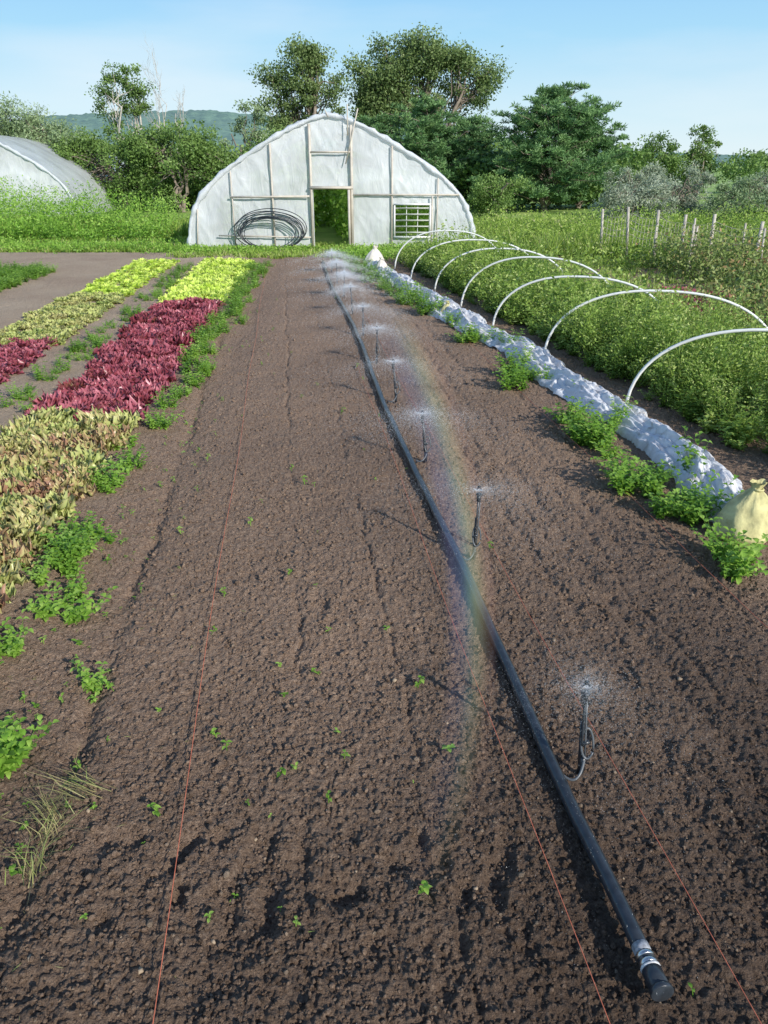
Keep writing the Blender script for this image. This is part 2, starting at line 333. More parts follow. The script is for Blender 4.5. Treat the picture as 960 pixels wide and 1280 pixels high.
def lrow(nm_,prot,pos,a,b,zs,mat,dv=1,da=0):
    V,F,A=scatter(prot,pos,R,a,b,.15,zs);A['v']=np.clip(A['v']*dv+da,0,1);mk(nm_,[(V,F,0,A)],[mat],smooth=True)
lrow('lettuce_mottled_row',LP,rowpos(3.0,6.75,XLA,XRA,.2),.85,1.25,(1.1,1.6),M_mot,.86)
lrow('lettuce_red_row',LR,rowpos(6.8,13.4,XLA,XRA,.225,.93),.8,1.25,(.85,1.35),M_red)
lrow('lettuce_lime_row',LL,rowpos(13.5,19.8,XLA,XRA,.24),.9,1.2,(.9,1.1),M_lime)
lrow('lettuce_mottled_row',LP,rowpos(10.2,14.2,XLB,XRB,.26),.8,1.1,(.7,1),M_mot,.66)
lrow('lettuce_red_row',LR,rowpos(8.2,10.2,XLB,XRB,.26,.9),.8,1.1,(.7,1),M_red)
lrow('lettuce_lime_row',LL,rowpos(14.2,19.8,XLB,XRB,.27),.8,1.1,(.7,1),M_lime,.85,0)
# ---------------------------------------------------------------- broadleaf weeds
def leafgeo(base,d,L,W,rng,v):
    d=d/np.linalg.norm(d);side=np.cross(d,[0,0,1.]);side/=np.linalg.norm(side)+1e-9;nrm=np.cross(side,d)
    u=np.array([0,.35,.72,1.]);w=np.array([.12,1,.75,.04])*W/2;dr=np.array([0,.03,-.04,-.2])*L
    V=[]
    for k in range(4):
        c=base+d*L*u[k]+nrm*dr[k]
        V+= [c-side*w[k]+nrm*w[k]*.35,c,c+side*w[k]+nrm*w[k]*.35]
    return np.array(V),gridF(4,3),{'v':np.clip(np.full(12,v)+rng.normal(0,.04,12),0,1)}
def weed(rng,nst=6,H=.16,L=.045,spread=.8,pairs=5):
    parts=[]
    for s in range(nst):
        a=rng.uniform(0,6.28);t=rng.uniform(.1,spread);dirn=np.array([math.cos(a)*t,math.sin(a)*t,1-.3*t]);h=H*rng.uniform(.6,1.2)
        p0=np.zeros(3);
        V,F=tube([p0,dirn*h*.5,dirn*h],[.002,.0016,.001],3,False);parts.append((V,F,{'v':np.full(len(V),.45)}))
        for k in range(pairs):
            q=dirn*h*((k+1)/pairs);b=a+k*1.57+rng.normal(0,.3)
            for sg in(0,math.pi):
                dd=np.array([math.cos(b+sg),math.sin(b+sg),rng.uniform(-.1,.6)])
                parts.append(leafgeo(q,dd,L*rng.uniform(.6,1.2)*(1-.3*k/pairs),L*.62,rng,rng.uniform(.3,.85)))
    return merge(parts)
WB=[weed(R) for _ in range(5)]+[weed(R,8,.2,.055,.9,5) for _ in range(3)]+[weed(R,10,.22,.05,1.0,6) for _ in range(2)]
WS=[weed(R,1,.025,.018,.2,1),weed(R,1,.03,.022,.3,2),weed(R,2,.04,.026,.5,2)]
def clusters(lst):
    P=[]
    for x,y,r,n in lst:
        a=R.uniform(0,6.28,n);q=r*np.sqrt(R.random(n));P.append(np.stack([x+q*np.cos(a),y+q*np.sin(a)*1.3,np.zeros(n)],-1))
    P=np.concatenate(P);P[:,2]=soilz(P[:,0],P[:,1],False)-.01;return P
cl=[(-1.9,4.3,.16,11),(-1.92,3.9,.13,6),(-1.72,3.45,.1,4),(-1.85,3.0,.12,5),(-1.6,2.4,.1,6),(-1.72,3.75,.1,2),(-1.4,1.55,.06,1),(-1.42,2.95,.1,1),(-1.78,2.7,.08,2)]
for yy in np.arange(5.2,8.0,.5): cl.append((XRA(yy)+.12+R.normal(0,.06),yy,.13,int(2+4*R.random())))
for yy in np.arange(8,19,.42): cl.append((XRA(yy)+.12+R.normal(0,.08),yy,.15+.08*R.random(),int(5+5*R.random())))
P=clusters(cl);V,F,A=scatter(WB,P,R,.6,1.0,.2);mk('weeds',[(V,F,0,A)],[M_weed])
cl=[(2.1,4.05,.15,8),(2.02,4.75,.16,11),(1.9,5.25,.2,15),(1.85,5.8,.1,3),(1.78,6.3,.2,15),(1.75,6.8,.12,6),(1.52,8.5,.17,12),(1.42,8.0,.12,4),(1.12,10.3,.15,9),(.68,12.4,.15,9),(.42,13.5,.22,15),(.15,14.4,.1,4),(0,15.2,.18,8),(-.28,16.2,.2,10),(-.5,17.5,.28,15),(-.65,18.6,.3,20)]
P=clusters(cl);V,F,A=scatter(WB,P,R,.65,1.3,.25,(.8,1.25));mk('weeds',[(V,F,0,A)],[M_weed])
y=R.uniform(4.4,18.5,36);P=np.stack([CV(y)+R.normal(-.12,.12,36),y,np.zeros(36)+.0],-1);V,F,A=scatter(WB,P,R,.7,1.2,.35,(.9,1.4));mk('weeds',[(V,F,0,A)],[M_weed])
n=190;y=1.2*np.exp(R.random(n)*math.log(12));x=R.uniform(-1.15,.98,n)*1.0-.122*y+R.normal(0,.35,n)
x=np.where(R.random(n)<.65,XRA(y)+.25+np.abs(R.normal(0,.3,n)),x)
P=np.stack([x,y,soilz(x,y)],-1);V,F,A=scatter(WS,P,R,.5,1.2,.3);mk('seedlings',[(V,F,0,A)],[M_weed])
P=np.stack([R.uniform(-1,0,120),R.uniform(7,19,120),np.zeros(120)],-1);P[:,0]=XLA(P[:,1])-.05+P[:,0]*.35;P[:,2]=-.02
V,F,A=scatter(WB,P,R,.5,.9,.2);mk('weeds',[(V,F,0,A)],[M_weed])
n=420;y=R.uniform(13.5,18.0,n);x=-6.8-.06*y+R.uniform(-1.0,.5,n)
P=np.stack([x,y,np.zeros(n)-.02],-1);V,F,A=scatter(WB,P,R,.6,1.1,.2);mk('weeds',[(V,F,0,A)],[M_weed])
n=500;y=1.0*np.exp(R.random(n)*math.log(9));x=XRA(y)+np.abs(R.normal(0,.45,n))+.05
V,F,A=leaves(np.stack([x,y,soilz(x,y)+.006],-1),.035,.0035,R,flat=.9);mk('straw_debris',[(V,F,0,A)],[M_dry])
# ---------------------------------------------------------------- grass
def tuft(rng,n=14,H=.25,W=.006,spread=.5):
    Vv=[];F=[];v=[]
    for i in range(n):
        a=rng.uniform(0,6.28);h=H*rng.uniform(.5,1.15);s=rng.uniform(.1,spread);b=np.array([rng.normal(0,.03),rng.normal(0,.03),0])
        d=np.array([math.cos(a),math.sin(a),0]);sd=np.array([-d[1],d[0],0])*W
        p1=b+d*h*s*.3+np.array([0,0,h*.6]);p2=b+d*h*s+np.array([0,0,h*(1-.25*s)])
        o=len(Vv);Vv+= [b-sd,b+sd,p1-sd*.8,p1+sd*.8,p2-sd*.1,p2+sd*.1];F+=[[o,o+1,o+3,o+2],[o+2,o+3,o+5,o+4]];c=rng.uniform(.2,.9);v+=[c*.7]*2+[c]*2+[min(c+.1,1)]*2
    return np.array(Vv),np.array(F),{'v':np.array(v)}
V,F,A=scatter([tuft(R,34,.14,.0018,1.3) for _ in range(3)],np.array([[-1.2,2.05,0],[-1.26,2.15,0],[-1.12,2.2,0],[-1.2,1.85,0],[-1.22,1.98,0]]),R,.7,1.05,.6);mk('dry_grass_tuft',[(V,F,0,A)],[M_dry])
TS=[tuft(R,12,.13,.01,.8) for _ in range(4)];TT=[tuft(R,12,.6,.012,.6) for _ in range(4)];
def rp(x0,x1,y0,y1,n,z=-.06):
    return np.stack([R.uniform(x0,x1,n),R.uniform(y0,y1,n),np.full(n,z)],-1)
P=np.concatenate([rp(-5.6,3,20.6,24,2600),rp(-16,-5.6,22.0,24,2000),rp(2,9,18.5,24,1500),rp(-30,-6,24,36,5000),rp(4.6,12,9,20,3000)])
V,F,A=scatter(TS,P,R,.5,1.5,.25);mk('grass',[(V,F,0,A)],[M_grass])
P=np.concatenate([rp(2.6,7,20,30,1400),rp(6,22,22,34,1900),rp(-14,-6,26.5,31,500),rp(-24,-12,24.5,33,900)])
V,F,A=scatter(TT,P,R,.5,1.1,.2);mk('tall_grass',[(V,F,0,A)],[M_grass])
# ---------------------------------------------------------------- hoop bed crop
def bushy(rng,n=230,H=.5,Rr=.3,L=.04):
    parts=[];st=13
    pts=[];vv=[]
    for s in range(st):
        a=rng.uniform(0,6.28);t=rng.uniform(.05,1.15);e=np.array([math.cos(a)*Rr*t,math.sin(a)*Rr*t,H*rng.uniform(.6,1.35)*(1-.25*t*t)])
        V,F=tube([[0,0,0],e*np.array([.5,.5,.6]),e],[.004,.003,.0015],3,False);parts.append((V,F,{'v':np.full(len(V),.6)}))
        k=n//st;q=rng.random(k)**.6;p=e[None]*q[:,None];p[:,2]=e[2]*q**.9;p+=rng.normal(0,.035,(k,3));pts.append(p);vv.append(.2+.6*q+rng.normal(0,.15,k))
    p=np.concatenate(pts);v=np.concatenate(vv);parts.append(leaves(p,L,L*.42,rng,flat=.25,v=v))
    return merge(parts)
B1=[bushy(R,620,.52,.3,.034) for _ in range(5)];B2=[bushy(R,240,.52,.32,.055) for _ in range(4)]
def bedpos(y0,y1,n,lo,hi):
    y=R.uniform(y0,y1,n);x=FT(y)+R.uniform(lo,hi,n);return np.stack([x,y,np.full(n,-.02)],-1)
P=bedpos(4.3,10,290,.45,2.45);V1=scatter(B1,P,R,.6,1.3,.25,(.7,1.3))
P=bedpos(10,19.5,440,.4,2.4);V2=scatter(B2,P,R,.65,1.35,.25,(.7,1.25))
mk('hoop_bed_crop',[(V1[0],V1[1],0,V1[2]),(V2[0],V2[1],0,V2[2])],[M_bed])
P=bedpos(4.2,18,170,.34,.65);V,F,A=scatter(WB,P,R,.7,1.4,.25);mk('weeds',[(V,F,0,A)],[M_bed])
def hoop(y,x0,wd=2.35,h=.86,dy=-.1):
    th=np.linspace(0,np.pi,33);c=np.sign(np.cos(th))*np.abs(np.cos(th))**.85
    P=np.stack([x0+wd/2*(1-c),y+dy*(1-c)*2,np.sin(th)**.9*h-.03],-1);V,F=tube(P,.0155,8)
    mk('bed_hoop',[(V,F,0)],[M_white],smooth=True)
for y,j in[(7.35,0),(9.5,.02),(11.3,-.03),(13,0),(14.8,.03),(16.6,0),(18.2,0)]:
    hoop(y,FT(y)+j,2.35+R.normal(0,.1),.86+R.normal(0,.06),-.12+R.normal(0,.1))
def coverfabric():
    m,nt,b=nm('row_cover_fabric');b.inputs['Roughness'].default_value=.75
    N=nt.nodes;Lk=nt.links;tc=N.new('ShaderNodeTexCoord');n=N.new('ShaderNodeTexNoise');n.inputs['Scale'].default_value=11;n.inputs['Detail'].default_value=7;n.inputs['Distortion'].default_value=.8;Lk.new(tc.outputs['Object'],n.inputs[0])
    r=N.new('ShaderNodeValToRGB');setramp(r,[(.3,(.5,.46,.42)),(.42,(.76,.76,.78)),(.6,(.9,.91,.94))]);Lk.new(n.outputs[0],r.inputs[0]);Lk.new(r.outputs[0],b.inputs['Base Color'])
    bp=N.new('ShaderNodeBump');bp.inputs['Strength'].default_value=.7;bp.inputs['Distance'].default_value=.03;Lk.new(n.outputs[0],bp.inputs['Height']);Lk.new(bp.outputs[0],b.inputs['Normal'])
    t=N.new('ShaderNodeBsdfTranslucent');t.inputs[0].default_value=(.75,.77,.8,1);mx=N.new('ShaderNodeMixShader');mx.inputs[0].default_value=.2;Lk.new(b.outputs[0],mx.inputs[1]);Lk.new(t.outputs[0],mx.inputs[2]);Lk.new(mx.outputs[0],N['Material Output'].inputs[0]);return m
M_cover=coverfabric()
nl,nw=1300,64;yy=np.linspace(4.35,18.8,nl)[:,None];u=np.linspace(-1,1,nw)[None]
wl=.08+.27*fbm(yy*1.6,yy*0,61,5);wr=.08+.30*fbm(yy*1.5,yy*0,71,5)+.08*sm(8,12,yy)
k=sm(4.3,4.9,yy);cx=CV(yy)+.04+.10*(fbm(yy*1.3,yy*0,62)-.5)*2
off=np.where(u<0,u*wl,u*wr)*k+u*.02
X=cx+off+.05*(vn(yy*6,u*2,63)-.5)*np.abs(u);Yc=yy+.08*(vn(yy*4,u*3,64)-.5)
ph=(fbm(yy*1.1+u*.25,yy*0,65)-.5)*22
rid=1-np.abs(2*fbm(yy*1.6+u*.6,u*3.2+yy*.5,67,4)-1)*1.6
rid2=1-np.abs(2*vn(yy*5+u*2,u*6+yy*1.5,69)-1)*1.5
Zc=.0+.10*(1-u**2)*(.3+fbm(yy*2,yy*0,66)*1.2)+.022*np.sin(u*9+ph)+.075*np.maximum(rid,0)**1.5*(1-.6*np.abs(u))+.03*rid2*(1-.5*np.abs(u))
Zc=np.maximum(Zc,.008)-.02*(np.abs(u)>.98)+soilz(X,Yc,False)
mk('row_cover_fabric',[(np.stack([X,Yc,Zc],-1).reshape(-1,3),gridF(nl,nw),0)],[M_cover],smooth=True)
def sack(loc,s,mat,yaw=0):
    nu,nv=26,36;t=np.linspace(0,1,nu)[:,None];a=np.linspace(0,2*np.pi,nv,endpoint=False)[None]
    prof=np.interp(t,[0,.04,.15,.4,.62,.78,.86,.9,1.0],[.0,.8,1.0,.9,.66,.38,.2,.15,.26])
    rr=prof*(1+.07*np.sin(a*3+1)+.05*np.sin(a*7+t*5)+.12*(vn(a*2.2,t*5,71)-.5)+.1*np.sin(a*11)*sm(.4,.9,t))
    z=np.interp(t,[0,.04,.15,1],[0,.0,.12,1.0])*1.15
    X=rr*np.cos(a)*.6+.12*t*t;Y=rr*np.sin(a)*.5;Z=z+0*a+.02*np.sin(a*4)
    V=np.stack([X,Y,Z],-1).reshape(-1,3)*s;c,sn=math.cos(yaw),math.sin(yaw);V=np.stack([V[:,0]*c-V[:,1]*sn,V[:,0]*sn+V[:,1]*c,V[:,2]],-1)
    p=[(V,gridF(nu,nv,True),0)]
    th=np.linspace(0,2*np.pi,16);tp=np.stack([(.12*np.cos(th)*.7+.12*.8)*s,.1*np.sin(th)*s,np.full(16,1.02*s)],-1);tv,tf=tube(tp,.012*s*2,5,False);p.append((tv,tf,0))
    mk('sandbag',p,[mat],loc,smooth=True)
M_sack=plain('yellow_sack',(.55,.5,.24),.85,.3,14,.8);M_sackw=plain('white_sack',(.7,.65,.57),.8,.2,10,.5)
sack((2.33,4.42,.0),.33,M_sack,.4);sack((-.25,18.7,-.02),.42,M_sackw);sack((1.0,12.3,.0),.2,M_sack,1);sack((-.05,17.6,-.02),.3,M_sackw,2)
# ---------------------------------------------------------------- irrigation pipe
def PX(y): return .965-.127*y
yy=np.linspace(1.44,19.6,120);px=PX(yy)+.03*np.sin(yy*.7)*sm(2,5,yy)+.02*(fbm(yy*.9,yy*0,81)-.5);pz=soilz(px,yy,False)+.03;pz[0:4]+=np.array([.03,.026,.02,.01])
pe=empty('irrigation_pipe',(0,0,0))
V,F=tube(np.stack([px,yy,pz],-1),.0255,14);mk('pipe_run',[(V,F,0)],[M_blackpl],parent=pe,smooth=True)
d=np.array([px[0]-px[1],yy[0]-yy[1],(pz[0]-pz[1])]);d/=np.linalg.norm(d);e=np.array([px[0],yy[0],pz[0]])
def along(a,b,r,mat,n=16,nm_='part'):
    V,F=tube([e+d*a,e+d*(a+.001),e+d*(b-.001),e+d*b],[r*.93,r,r,r*.93],n);mk(nm_,[(V,F,0)],[mat],parent=pe,smooth=False)
along(-.02,.035,.03,M_blackpl,nm_='end_coupling');along(.036,.052,.035,M_blackpl,12,'end_cap')
along(-.045,-.032,.0285,M_steel,nm_='clamp_1');along(-.068,-.055,.0285,M_steel,nm_='clamp_2');along(-.03,-.022,.03,plain('label',(.6,.6,.6),.6,.3,60),nm_='label_band')
along(-.1,-.07,.0265,plain('label2',(.3,.31,.33),.6,.5,80),nm_='printed_label')
# ---------------------------------------------------------------- sprinklers
heads=[]
M_tube=plain('grey_tube',(.1,.11,.12),.35,.2,20)
for i,y in enumerate([2.3,4.1,5.75,7.45,9.1,10.7,12.4,14.1,15.8,17.5]):
    x=PX(y)+.1;z0=soilz(np.array([x]),np.array([y]),False)[0];p=[];lx=R.normal(0,.02);h=.41+R.normal(0,.015)
    def T(P,r,n=6,m=0):
        V,F=tube(P,r,n);p.append((V,F,m))
    T([[x,y,z0-.05],[x+lx*.5,y,z0+h*.5],[x+lx,y,z0+h]],.0055)
    T([[x+.012,y,z0+.08],[x+.012+lx*.5,y,z0+h*.5],[x+.009+lx,y,z0+h-.05]],.004,6,1)
    T([[x+lx,y,z0+h-.06],[x+lx,y,z0+h-.02]],.012,8);T([[x+lx,y,z0+h-.02],[x+lx,y,z0+h-.012]],.018,10)
    T([[x+lx-.012,y,z0+h-.01],[x+lx-.014,y,z0+h+.015],[x+lx,y,z0+h+.03],[x+lx+.014,y,z0+h+.015],[x+lx+.012,y,z0+h-.01]],.0025,6);T([[x+lx,y,z0+h+.028],[x+lx,y,z0+h+.036]],.009,8)
    t=np.linspace(0,1,18)[:,None];q0=np.array([PX(y)+.02,y-.03,z0+.04]);q1=np.array([x+.01,y,z0+.09])
    mid=np.array([(q0[0]+q1[0])/2+.01,y-.07-.03*R.random(),z0+.015]);P=(1-t)**2*q0+2*t*(1-t)*mid+t*t*q1;T(P,.0055,6,1)
    th=np.linspace(0,5.5,24)[:,None];P=np.concatenate([x+.005+.024*np.cos(th)*(1+.1*th/5)+.01,y+.02*np.sin(th),z0+.14+.07*np.sin(th)+.008*th],1);T(P,.005,6,1)
    T([[x-.01,y,z0+.16],[x+.02,y,z0+.175]],.009,6);T([[x+.004,y,z0+.02],[x+.004,y,z0+.1]],.011,8);T([[x-.002,y+.012,z0],[x-.004+lx*.6,y+.012,z0+h*.62]],.005,6)
    mk('sprinkler',p,[M_blackpl,M_tube],smooth=True);heads.append((x+lx,y,z0+h))
def spraymat(name):
    m,nt,b=nm(name);N=nt.nodes;Lk=nt.links
    b.inputs['Base Color'].default_value=(.93,.95,.98,1);b.inputs['Roughness'].default_value=.3
    tl=N.new('ShaderNodeBsdfTranslucent');tl.inputs[0].default_value=(.95,.97,1,1);ms=N.new('ShaderNodeMixShader');ms.inputs[0].default_value=.5;Lk.new(b.outputs[0],ms.inputs[1]);Lk.new(tl.outputs[0],ms.inputs[2]);Lk.new(ms.outputs[0],N['Material Output'].inputs[0]);return m
M_spray=spraymat('water_droplets');parts=[];mparts=[]
for i,(x,y,z) in enumerate(heads):
    n=2200
    th=R.uniform(0,6.28,n);eli=np.radians(R.uniform(2,24,n));v=R.uniform(1.2,3.3,n)
    tf=(v*np.sin(eli)+np.sqrt((v*np.sin(eli))**2+2*9.8*z))/9.8;t=tf*R.random(n)**1.9
    r=v*np.cos(eli)*t;P=np.stack([x+r*np.cos(th),y+r*np.sin(th),z+.01+v*np.sin(eli)*t-4.9*t*t],-1)
    D=np.stack([v*np.cos(eli)*np.cos(th),v*np.cos(eli)*np.sin(th),v*np.sin(eli)-9.8*t],-1);D/=np.linalg.norm(D,axis=1)[:,None]
    sc=[.7,.9,1.1,1.3,1.5,1.6,1.7,1.8,1.9,2.0][i]
    parts.append(leaves(P,.007*sc,.0011*sc,R,D=D,dj=.15))
    n=1500;q=np.abs(R.normal(0,.075*sc**.8,n))+.004;th=R.uniform(0,6.28,n);D=np.stack([np.cos(th),np.sin(th),R.uniform(-.2,.3,n)],-1)
    parts.append(leaves(np.array([[x,y,z+.014]])+D*q[:,None],.005*sc,.0014*sc,R,D=D,dj=.3))
    # fine drifting mist: thousands of tiny droplets round each head, thinning outwards
    n=44000;q=np.abs(R.normal(0,.42,n));th=R.uniform(0,6.28,n)
    P=np.stack([x+q*np.cos(th)*1.15,y+q*np.sin(th),z*(1.0-.6*np.minimum(q,1.2))+R.normal(0,.04,n)+.015],-1)
    keep=R.random(n)<.12+1.6*np.maximum(fbm(P[:,0]*3.2,P[:,1]*3.2+P[:,2]*6,55)-.33,0);P=P[keep];P[:,2]=np.maximum(P[:,2],.03)
    ds=[.0012,.0017,.0022,.0026,.003,.0034,.004,.0047,.0052,.0056][i];mparts.append(leaves(P,ds*1.15,ds,R))
V,F,A=merge(parts);mk('water_spray',[(V,F,0)],[M_spray])
V,F,A=merge(mparts);mk('water_mist',[(V,F,0)],[M_spray])
# ---------------------------------------------------------------- strings
def string(a0,y0,y1,z=.03):
    y=np.linspace(y0,y1,60);x=a0-.122*y+.01*np.sin(y*1.3);zz=np.maximum(soilz(x,y,False)+.016,z-.01*np.sin((y-y0)/(y1-y0)*math.pi));V,F=tube(np.stack([x,y,zz],-1),.0016,5);mk('marker_string',[(V,F,0)],[M_string])
string(-.49,.7,19.5);string(.78,.7,9,.03);string(1.2,.7,14,.03);string(2.38,2.0,12,.04)
# ---------------------------------------------------------------- greenhouses
prx=np.array([0,.6,1.35,2.4,3.2,3.8,4.0,4.1]);prz=np.array([3.42,3.28,2.95,2.35,1.83,1.2,.65,0])
def prof(n):
    s=np.linspace(0,1,len(prx));ss=np.linspace(0,1,n)
    x=np.interp(ss,s,prx);z=np.interp(ss,s,prz)
    for _ in range(6):
        x[1:-1]=(x[:-2]+2*x[1:-1]+x[2:])/4;z[1:-1]=(z[:-2]+2*z[1:-1]+z[2:])/4
    X=np.concatenate([-x[::-1],x[1:]]);Z_=np.concatenate([z[::-1],z[1:]]);return X,Z_
def house(name,cx,cy,length,sc=1.0,door=True,slope=-.1):
    g=empty(name,(cx,cy,0));hx,hz=prof(40);hx=hx*sc;hz=hz*sc
    nY=60;t=np.linspace(0,length,nY)[:,None];sag=.03*np.abs(np.sin(t/1.2*np.pi))
    k=1-.012*sag*10*.3
    wr=(fbm(np.arange(len(hx))[None]*.35,t*1.5,90)-.5)*.05
    X=hx[None]*(k)+slope*t+wr*.5;Y=t+0*X;Zz=hz[None]*k+wr
    mk('film_roof',[(np.stack([X,Y,Zz],-1).reshape(-1,3),gridF(nY,len(hx)),0)],[M_film2],parent=g,smooth=True)
    parts=[]
    def hh(x): return np.interp(x,hx,hz)
    def patch(x0,x1,z0,z1=None):
        nx=max(2,int((x1-x0)/.05)+1);nz=48;xs=np.linspace(x0,x1,nx)[:,None];top=hh(xs) if z1 is None else np.full_like(xs,z1)
        zz=z0+(np.maximum(top,z0+.001)-z0)*np.linspace(0,1,nz)[None];xx=xs+0*zz
        r1=1-np.abs(2*vn((xx+zz*.6)*2.2,(zz-xx*.4)*.9,92)-1);r2=1-np.abs(2*vn((xx-zz*.9)*3,(zz+xx)*.8,94)-1)
        y=(fbm(xx*1.1,zz*.9,91)-.5)*.09-.02*r1**6-.018*r2**6
        parts.append((np.stack([xx,y,zz],-1).reshape(-1,3),gridF(nx,nz)[:,::-1],0))
    if door:
        D0,D1,DT=-.48,.55,1.56;W0,W1,WB_,WT=1.82,2.78,.33,1.15
        patch(-4.1*sc,D0,0);patch(D0,D1,DT);patch(D1,W0,0);patch(W0,W1,0,WB_);patch(W0,W1,WT);patch(W1,4.1*sc,0)
    else: patch(-4.1*sc,4.1*sc,0)
    mk('film_front',parts,[M_film],parent=g,smooth=True)
    P=np.stack([hx,np.zeros_like(hx)-.03,hz],-1);rad=.04+.045*np.random.default_rng(5).random(len(hx));V,F=tube(P,rad,8);V+=np.random.default_rng(6).normal(0,.012,V.shape);mk('end_roll',[(V,F,0)],[M_film2],parent=g,smooth=True)
    parts=[]
    for y in np.arange(1.2,length+.1,1.2):
        P=np.stack([hx*.985+slope*y,np.full_like(hx,y),hz*.985],-1);V,F=tube(P,.022,6);parts.append((V,F,0))
    for s in(-2.6,0,2.6):
        z=hh(s)*.97;V,F=tube([[s,0.1,z],[s+slope*length,length,z]],.02,6);parts.append((V,F,0))
    mk('bows',parts,[M_steel],parent=g,smooth=True)
    parts=[]
    def st(x0,z0,x1,z1,w_=.04,y=-.075):
        V,F=tube([[x0,y,z0],[x1,y,z1]],w_*.707,4);parts.append((V,F,0))
    if door:
        for x in(-1.62,): st(x,0,x,hh(x)-.08)
        st(-.53,0,-.53,hh(-.53)-.1,.055,-.1);st(.6,0,.6,hh(.6)-.1,.06,-.1);st(1.72,0,1.72,hh(1.72)-.08)
        st(-3.85,0,-3.75,1.05,.03);st(-2.75,0,-2.75,hh(-2.75)-.1,.03);st(3.0,0,3.0,hh(3.0)-.1,.03)
        st(-.56,1.6,.63,1.6,.06,-.13);st(-2.8,1.36,-.58,1.38,.04,-.12);st(.65,1.42,3.6,1.42,.035,-.12);st(-.5,2.5,.57,2.5,.035,-.13);st(-3.2,.35,-.58,.3,.03,-.12)
        st(.45,2.2,.8,3.55,.025,-.15);st(.52,2.9,.52,3.65,.025,-.18);st(.0,3.35,-.1,3.55,.02,-.1)
        st(2.85,.05,2.85,1.38,.035,-.12)
    mk('end_frame',parts if parts else [(*tube([[0,-.08,0],[0,-.08,hh(0)-.1]],.03,4),0)],[M_wood],parent=g)
    if door:
        p=[];
        for a in[(W0-.04,W1+.04,-.13,-.07,WB_-.045,WB_-.002),(W0-.04,W1+.04,-.13,-.07,WT+.002,WT+.045),(W0-.045,W0-.002,-.125,-.065,WB_,WT),(W1+.002,W1+.045,-.125,-.065,WB_,WT)]:
            V,F=box(*a);p.append((V,F,0))
        for k in range(5):
            z=WB_+.08+k*.16;V,F=box(W0+.002,W1-.002,-.11,-.05,z,z+.012);V[:,2]-=(V[:,1]+.06)*.5;p.append((V,F,0))
        for f in(.33,.66):
            V,F=box(W0+(W1-W0)*f-.008,W0+(W1-W0)*f+.008,-.045,-.03,WB_,WT);p.append((V,F,0))
        mk('louvre_window',p,[M_white],parent=g)
        V2,F2=box(D1-.06,D1+.0,-.2,-.0,0,1.55);mk('door_jamb',[(V2,F2,0)],[M_wood],parent=g)
    return g
house('greenhouse',-1.5,23.07,15)
house('hoop_house',-17.6,36,20,1.0,False)
parts=[]
for rx in(-3.0,-2.1,-1.2,-.75,.55,.75,1.6,2.4,3.1):
    n=2600;P=np.stack([-1.5+rx+R.normal(0,.16,n),0*np.ones(n),0*np.ones(n)],-1);P[:,1]=23.9+R.random(n)*13;P[:,0]-=.1*(P[:,1]-23);P[:,2]=R.random(n)**.8*(2.0 if abs(rx)<2.5 else 1.3)
    parts.append(leaves(P,.17,.1,R,flat=.2))
n=1500;P=np.stack([-1.5-1.0+R.uniform(-.6,.8,n),R.uniform(32,36,n),R.random(n)*2],-1);parts.append(leaves(P,.2,.12,R))
V,F,A=merge(parts);A['v']=np.clip(A['v']+.2,0,1);mk('greenhouse_tomato_plants',[(V,F,0,A)],[M_weed])
parts=[];
for i in range(9):
    th=np.linspace(0,2*np.pi,48);a=1.0-.05*R.random()-.04*i*.6;b=.54-.03*R.random()-.016*i
    P=np.stack([-3.2+a*np.cos(th)+R.normal(0,.04),22.83-.02*i+.02*np.sin(th*3),b*1.0*np.sin(th)+b+.0+R.normal(0,.015)],-1);V,F=tube(P,.013,6);parts.append((V,F,0))
mk('pipe_coil',parts,[M_blackpl],smooth=True)
# ---------------------------------------------------------------- trees
def limb(p0,p1,r0,r1,rng,n=6):
    t=np.linspace(0,1,n)[:,None];P=p0+(p1-p0)*t;L=np.linalg.norm(p1-p0);P[1:-1]+=rng.normal(0,.04*L,(n-2,3));P[:,2]+=.08*L*np.sin(t[:,0]*np.pi);return tube(P,r0+(r1-r0)*t[:,0],5,False)
def tree(name,x,y,H,envs,nb,nl,br,ls,mat,seed,tr=.16,bk=bark,lean=0,elong=.55,forks=3):
    rng=np.random.default_rng(seed);parts=[]
    base=np.zeros(3);mainz=H*.62
    tops=[]
    for f in range(forks):
        tp=np.array([(f-(forks-1)/2)*H*.13+lean*H+rng.normal(0,.1),rng.normal(0,.4),mainz*rng.uniform(.85,1.15)]);V,F=limb(base,tp,tr,tr*.35,rng,8);parts.append((V,F,1,{}));tops.append(tp)
    for b in range(nb):
        ex,ez,rx,rz=envs[rng.integers(len(envs))]
        d=rng.normal(size=3);d/=np.linalg.norm(d);q=rng.uniform(.4,1.0)
        c=np.array([ex+d[0]*rx*q,d[1]*rx*q*.8,ez+d[2]*rz*q]);r=br*rng.uniform(.5,1.3)
        tp=tops[np.argmin([np.linalg.norm(t-c) for t in tops])];s0=tp*rng.uniform(.5,1.0)
        V,F=limb(s0,c,tr*.25,.012,rng,5);parts.append((V,F,1,{}))
        n=int(nl*rng.uniform(.6,1.3));dd=rng.normal(size=(n,3));dd/=np.linalg.norm(dd,axis=1)[:,None]
        rr=r*(rng.random(n)**.5)*(1+.5*(vn(dd[:,0]*2.5+b*3,dd[:,2]*2.5+dd[:,1]*2,seed)-.5)*2)+np.abs(rng.normal(0,.08*br,n))
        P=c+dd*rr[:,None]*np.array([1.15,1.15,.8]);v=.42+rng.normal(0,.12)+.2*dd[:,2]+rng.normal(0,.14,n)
        V,F,A=leaves(P,ls,ls*elong,rng,v=v);parts.append((V,F,0,A))
    return mk(name,parts,[mat,bk],(x,y,-.05))
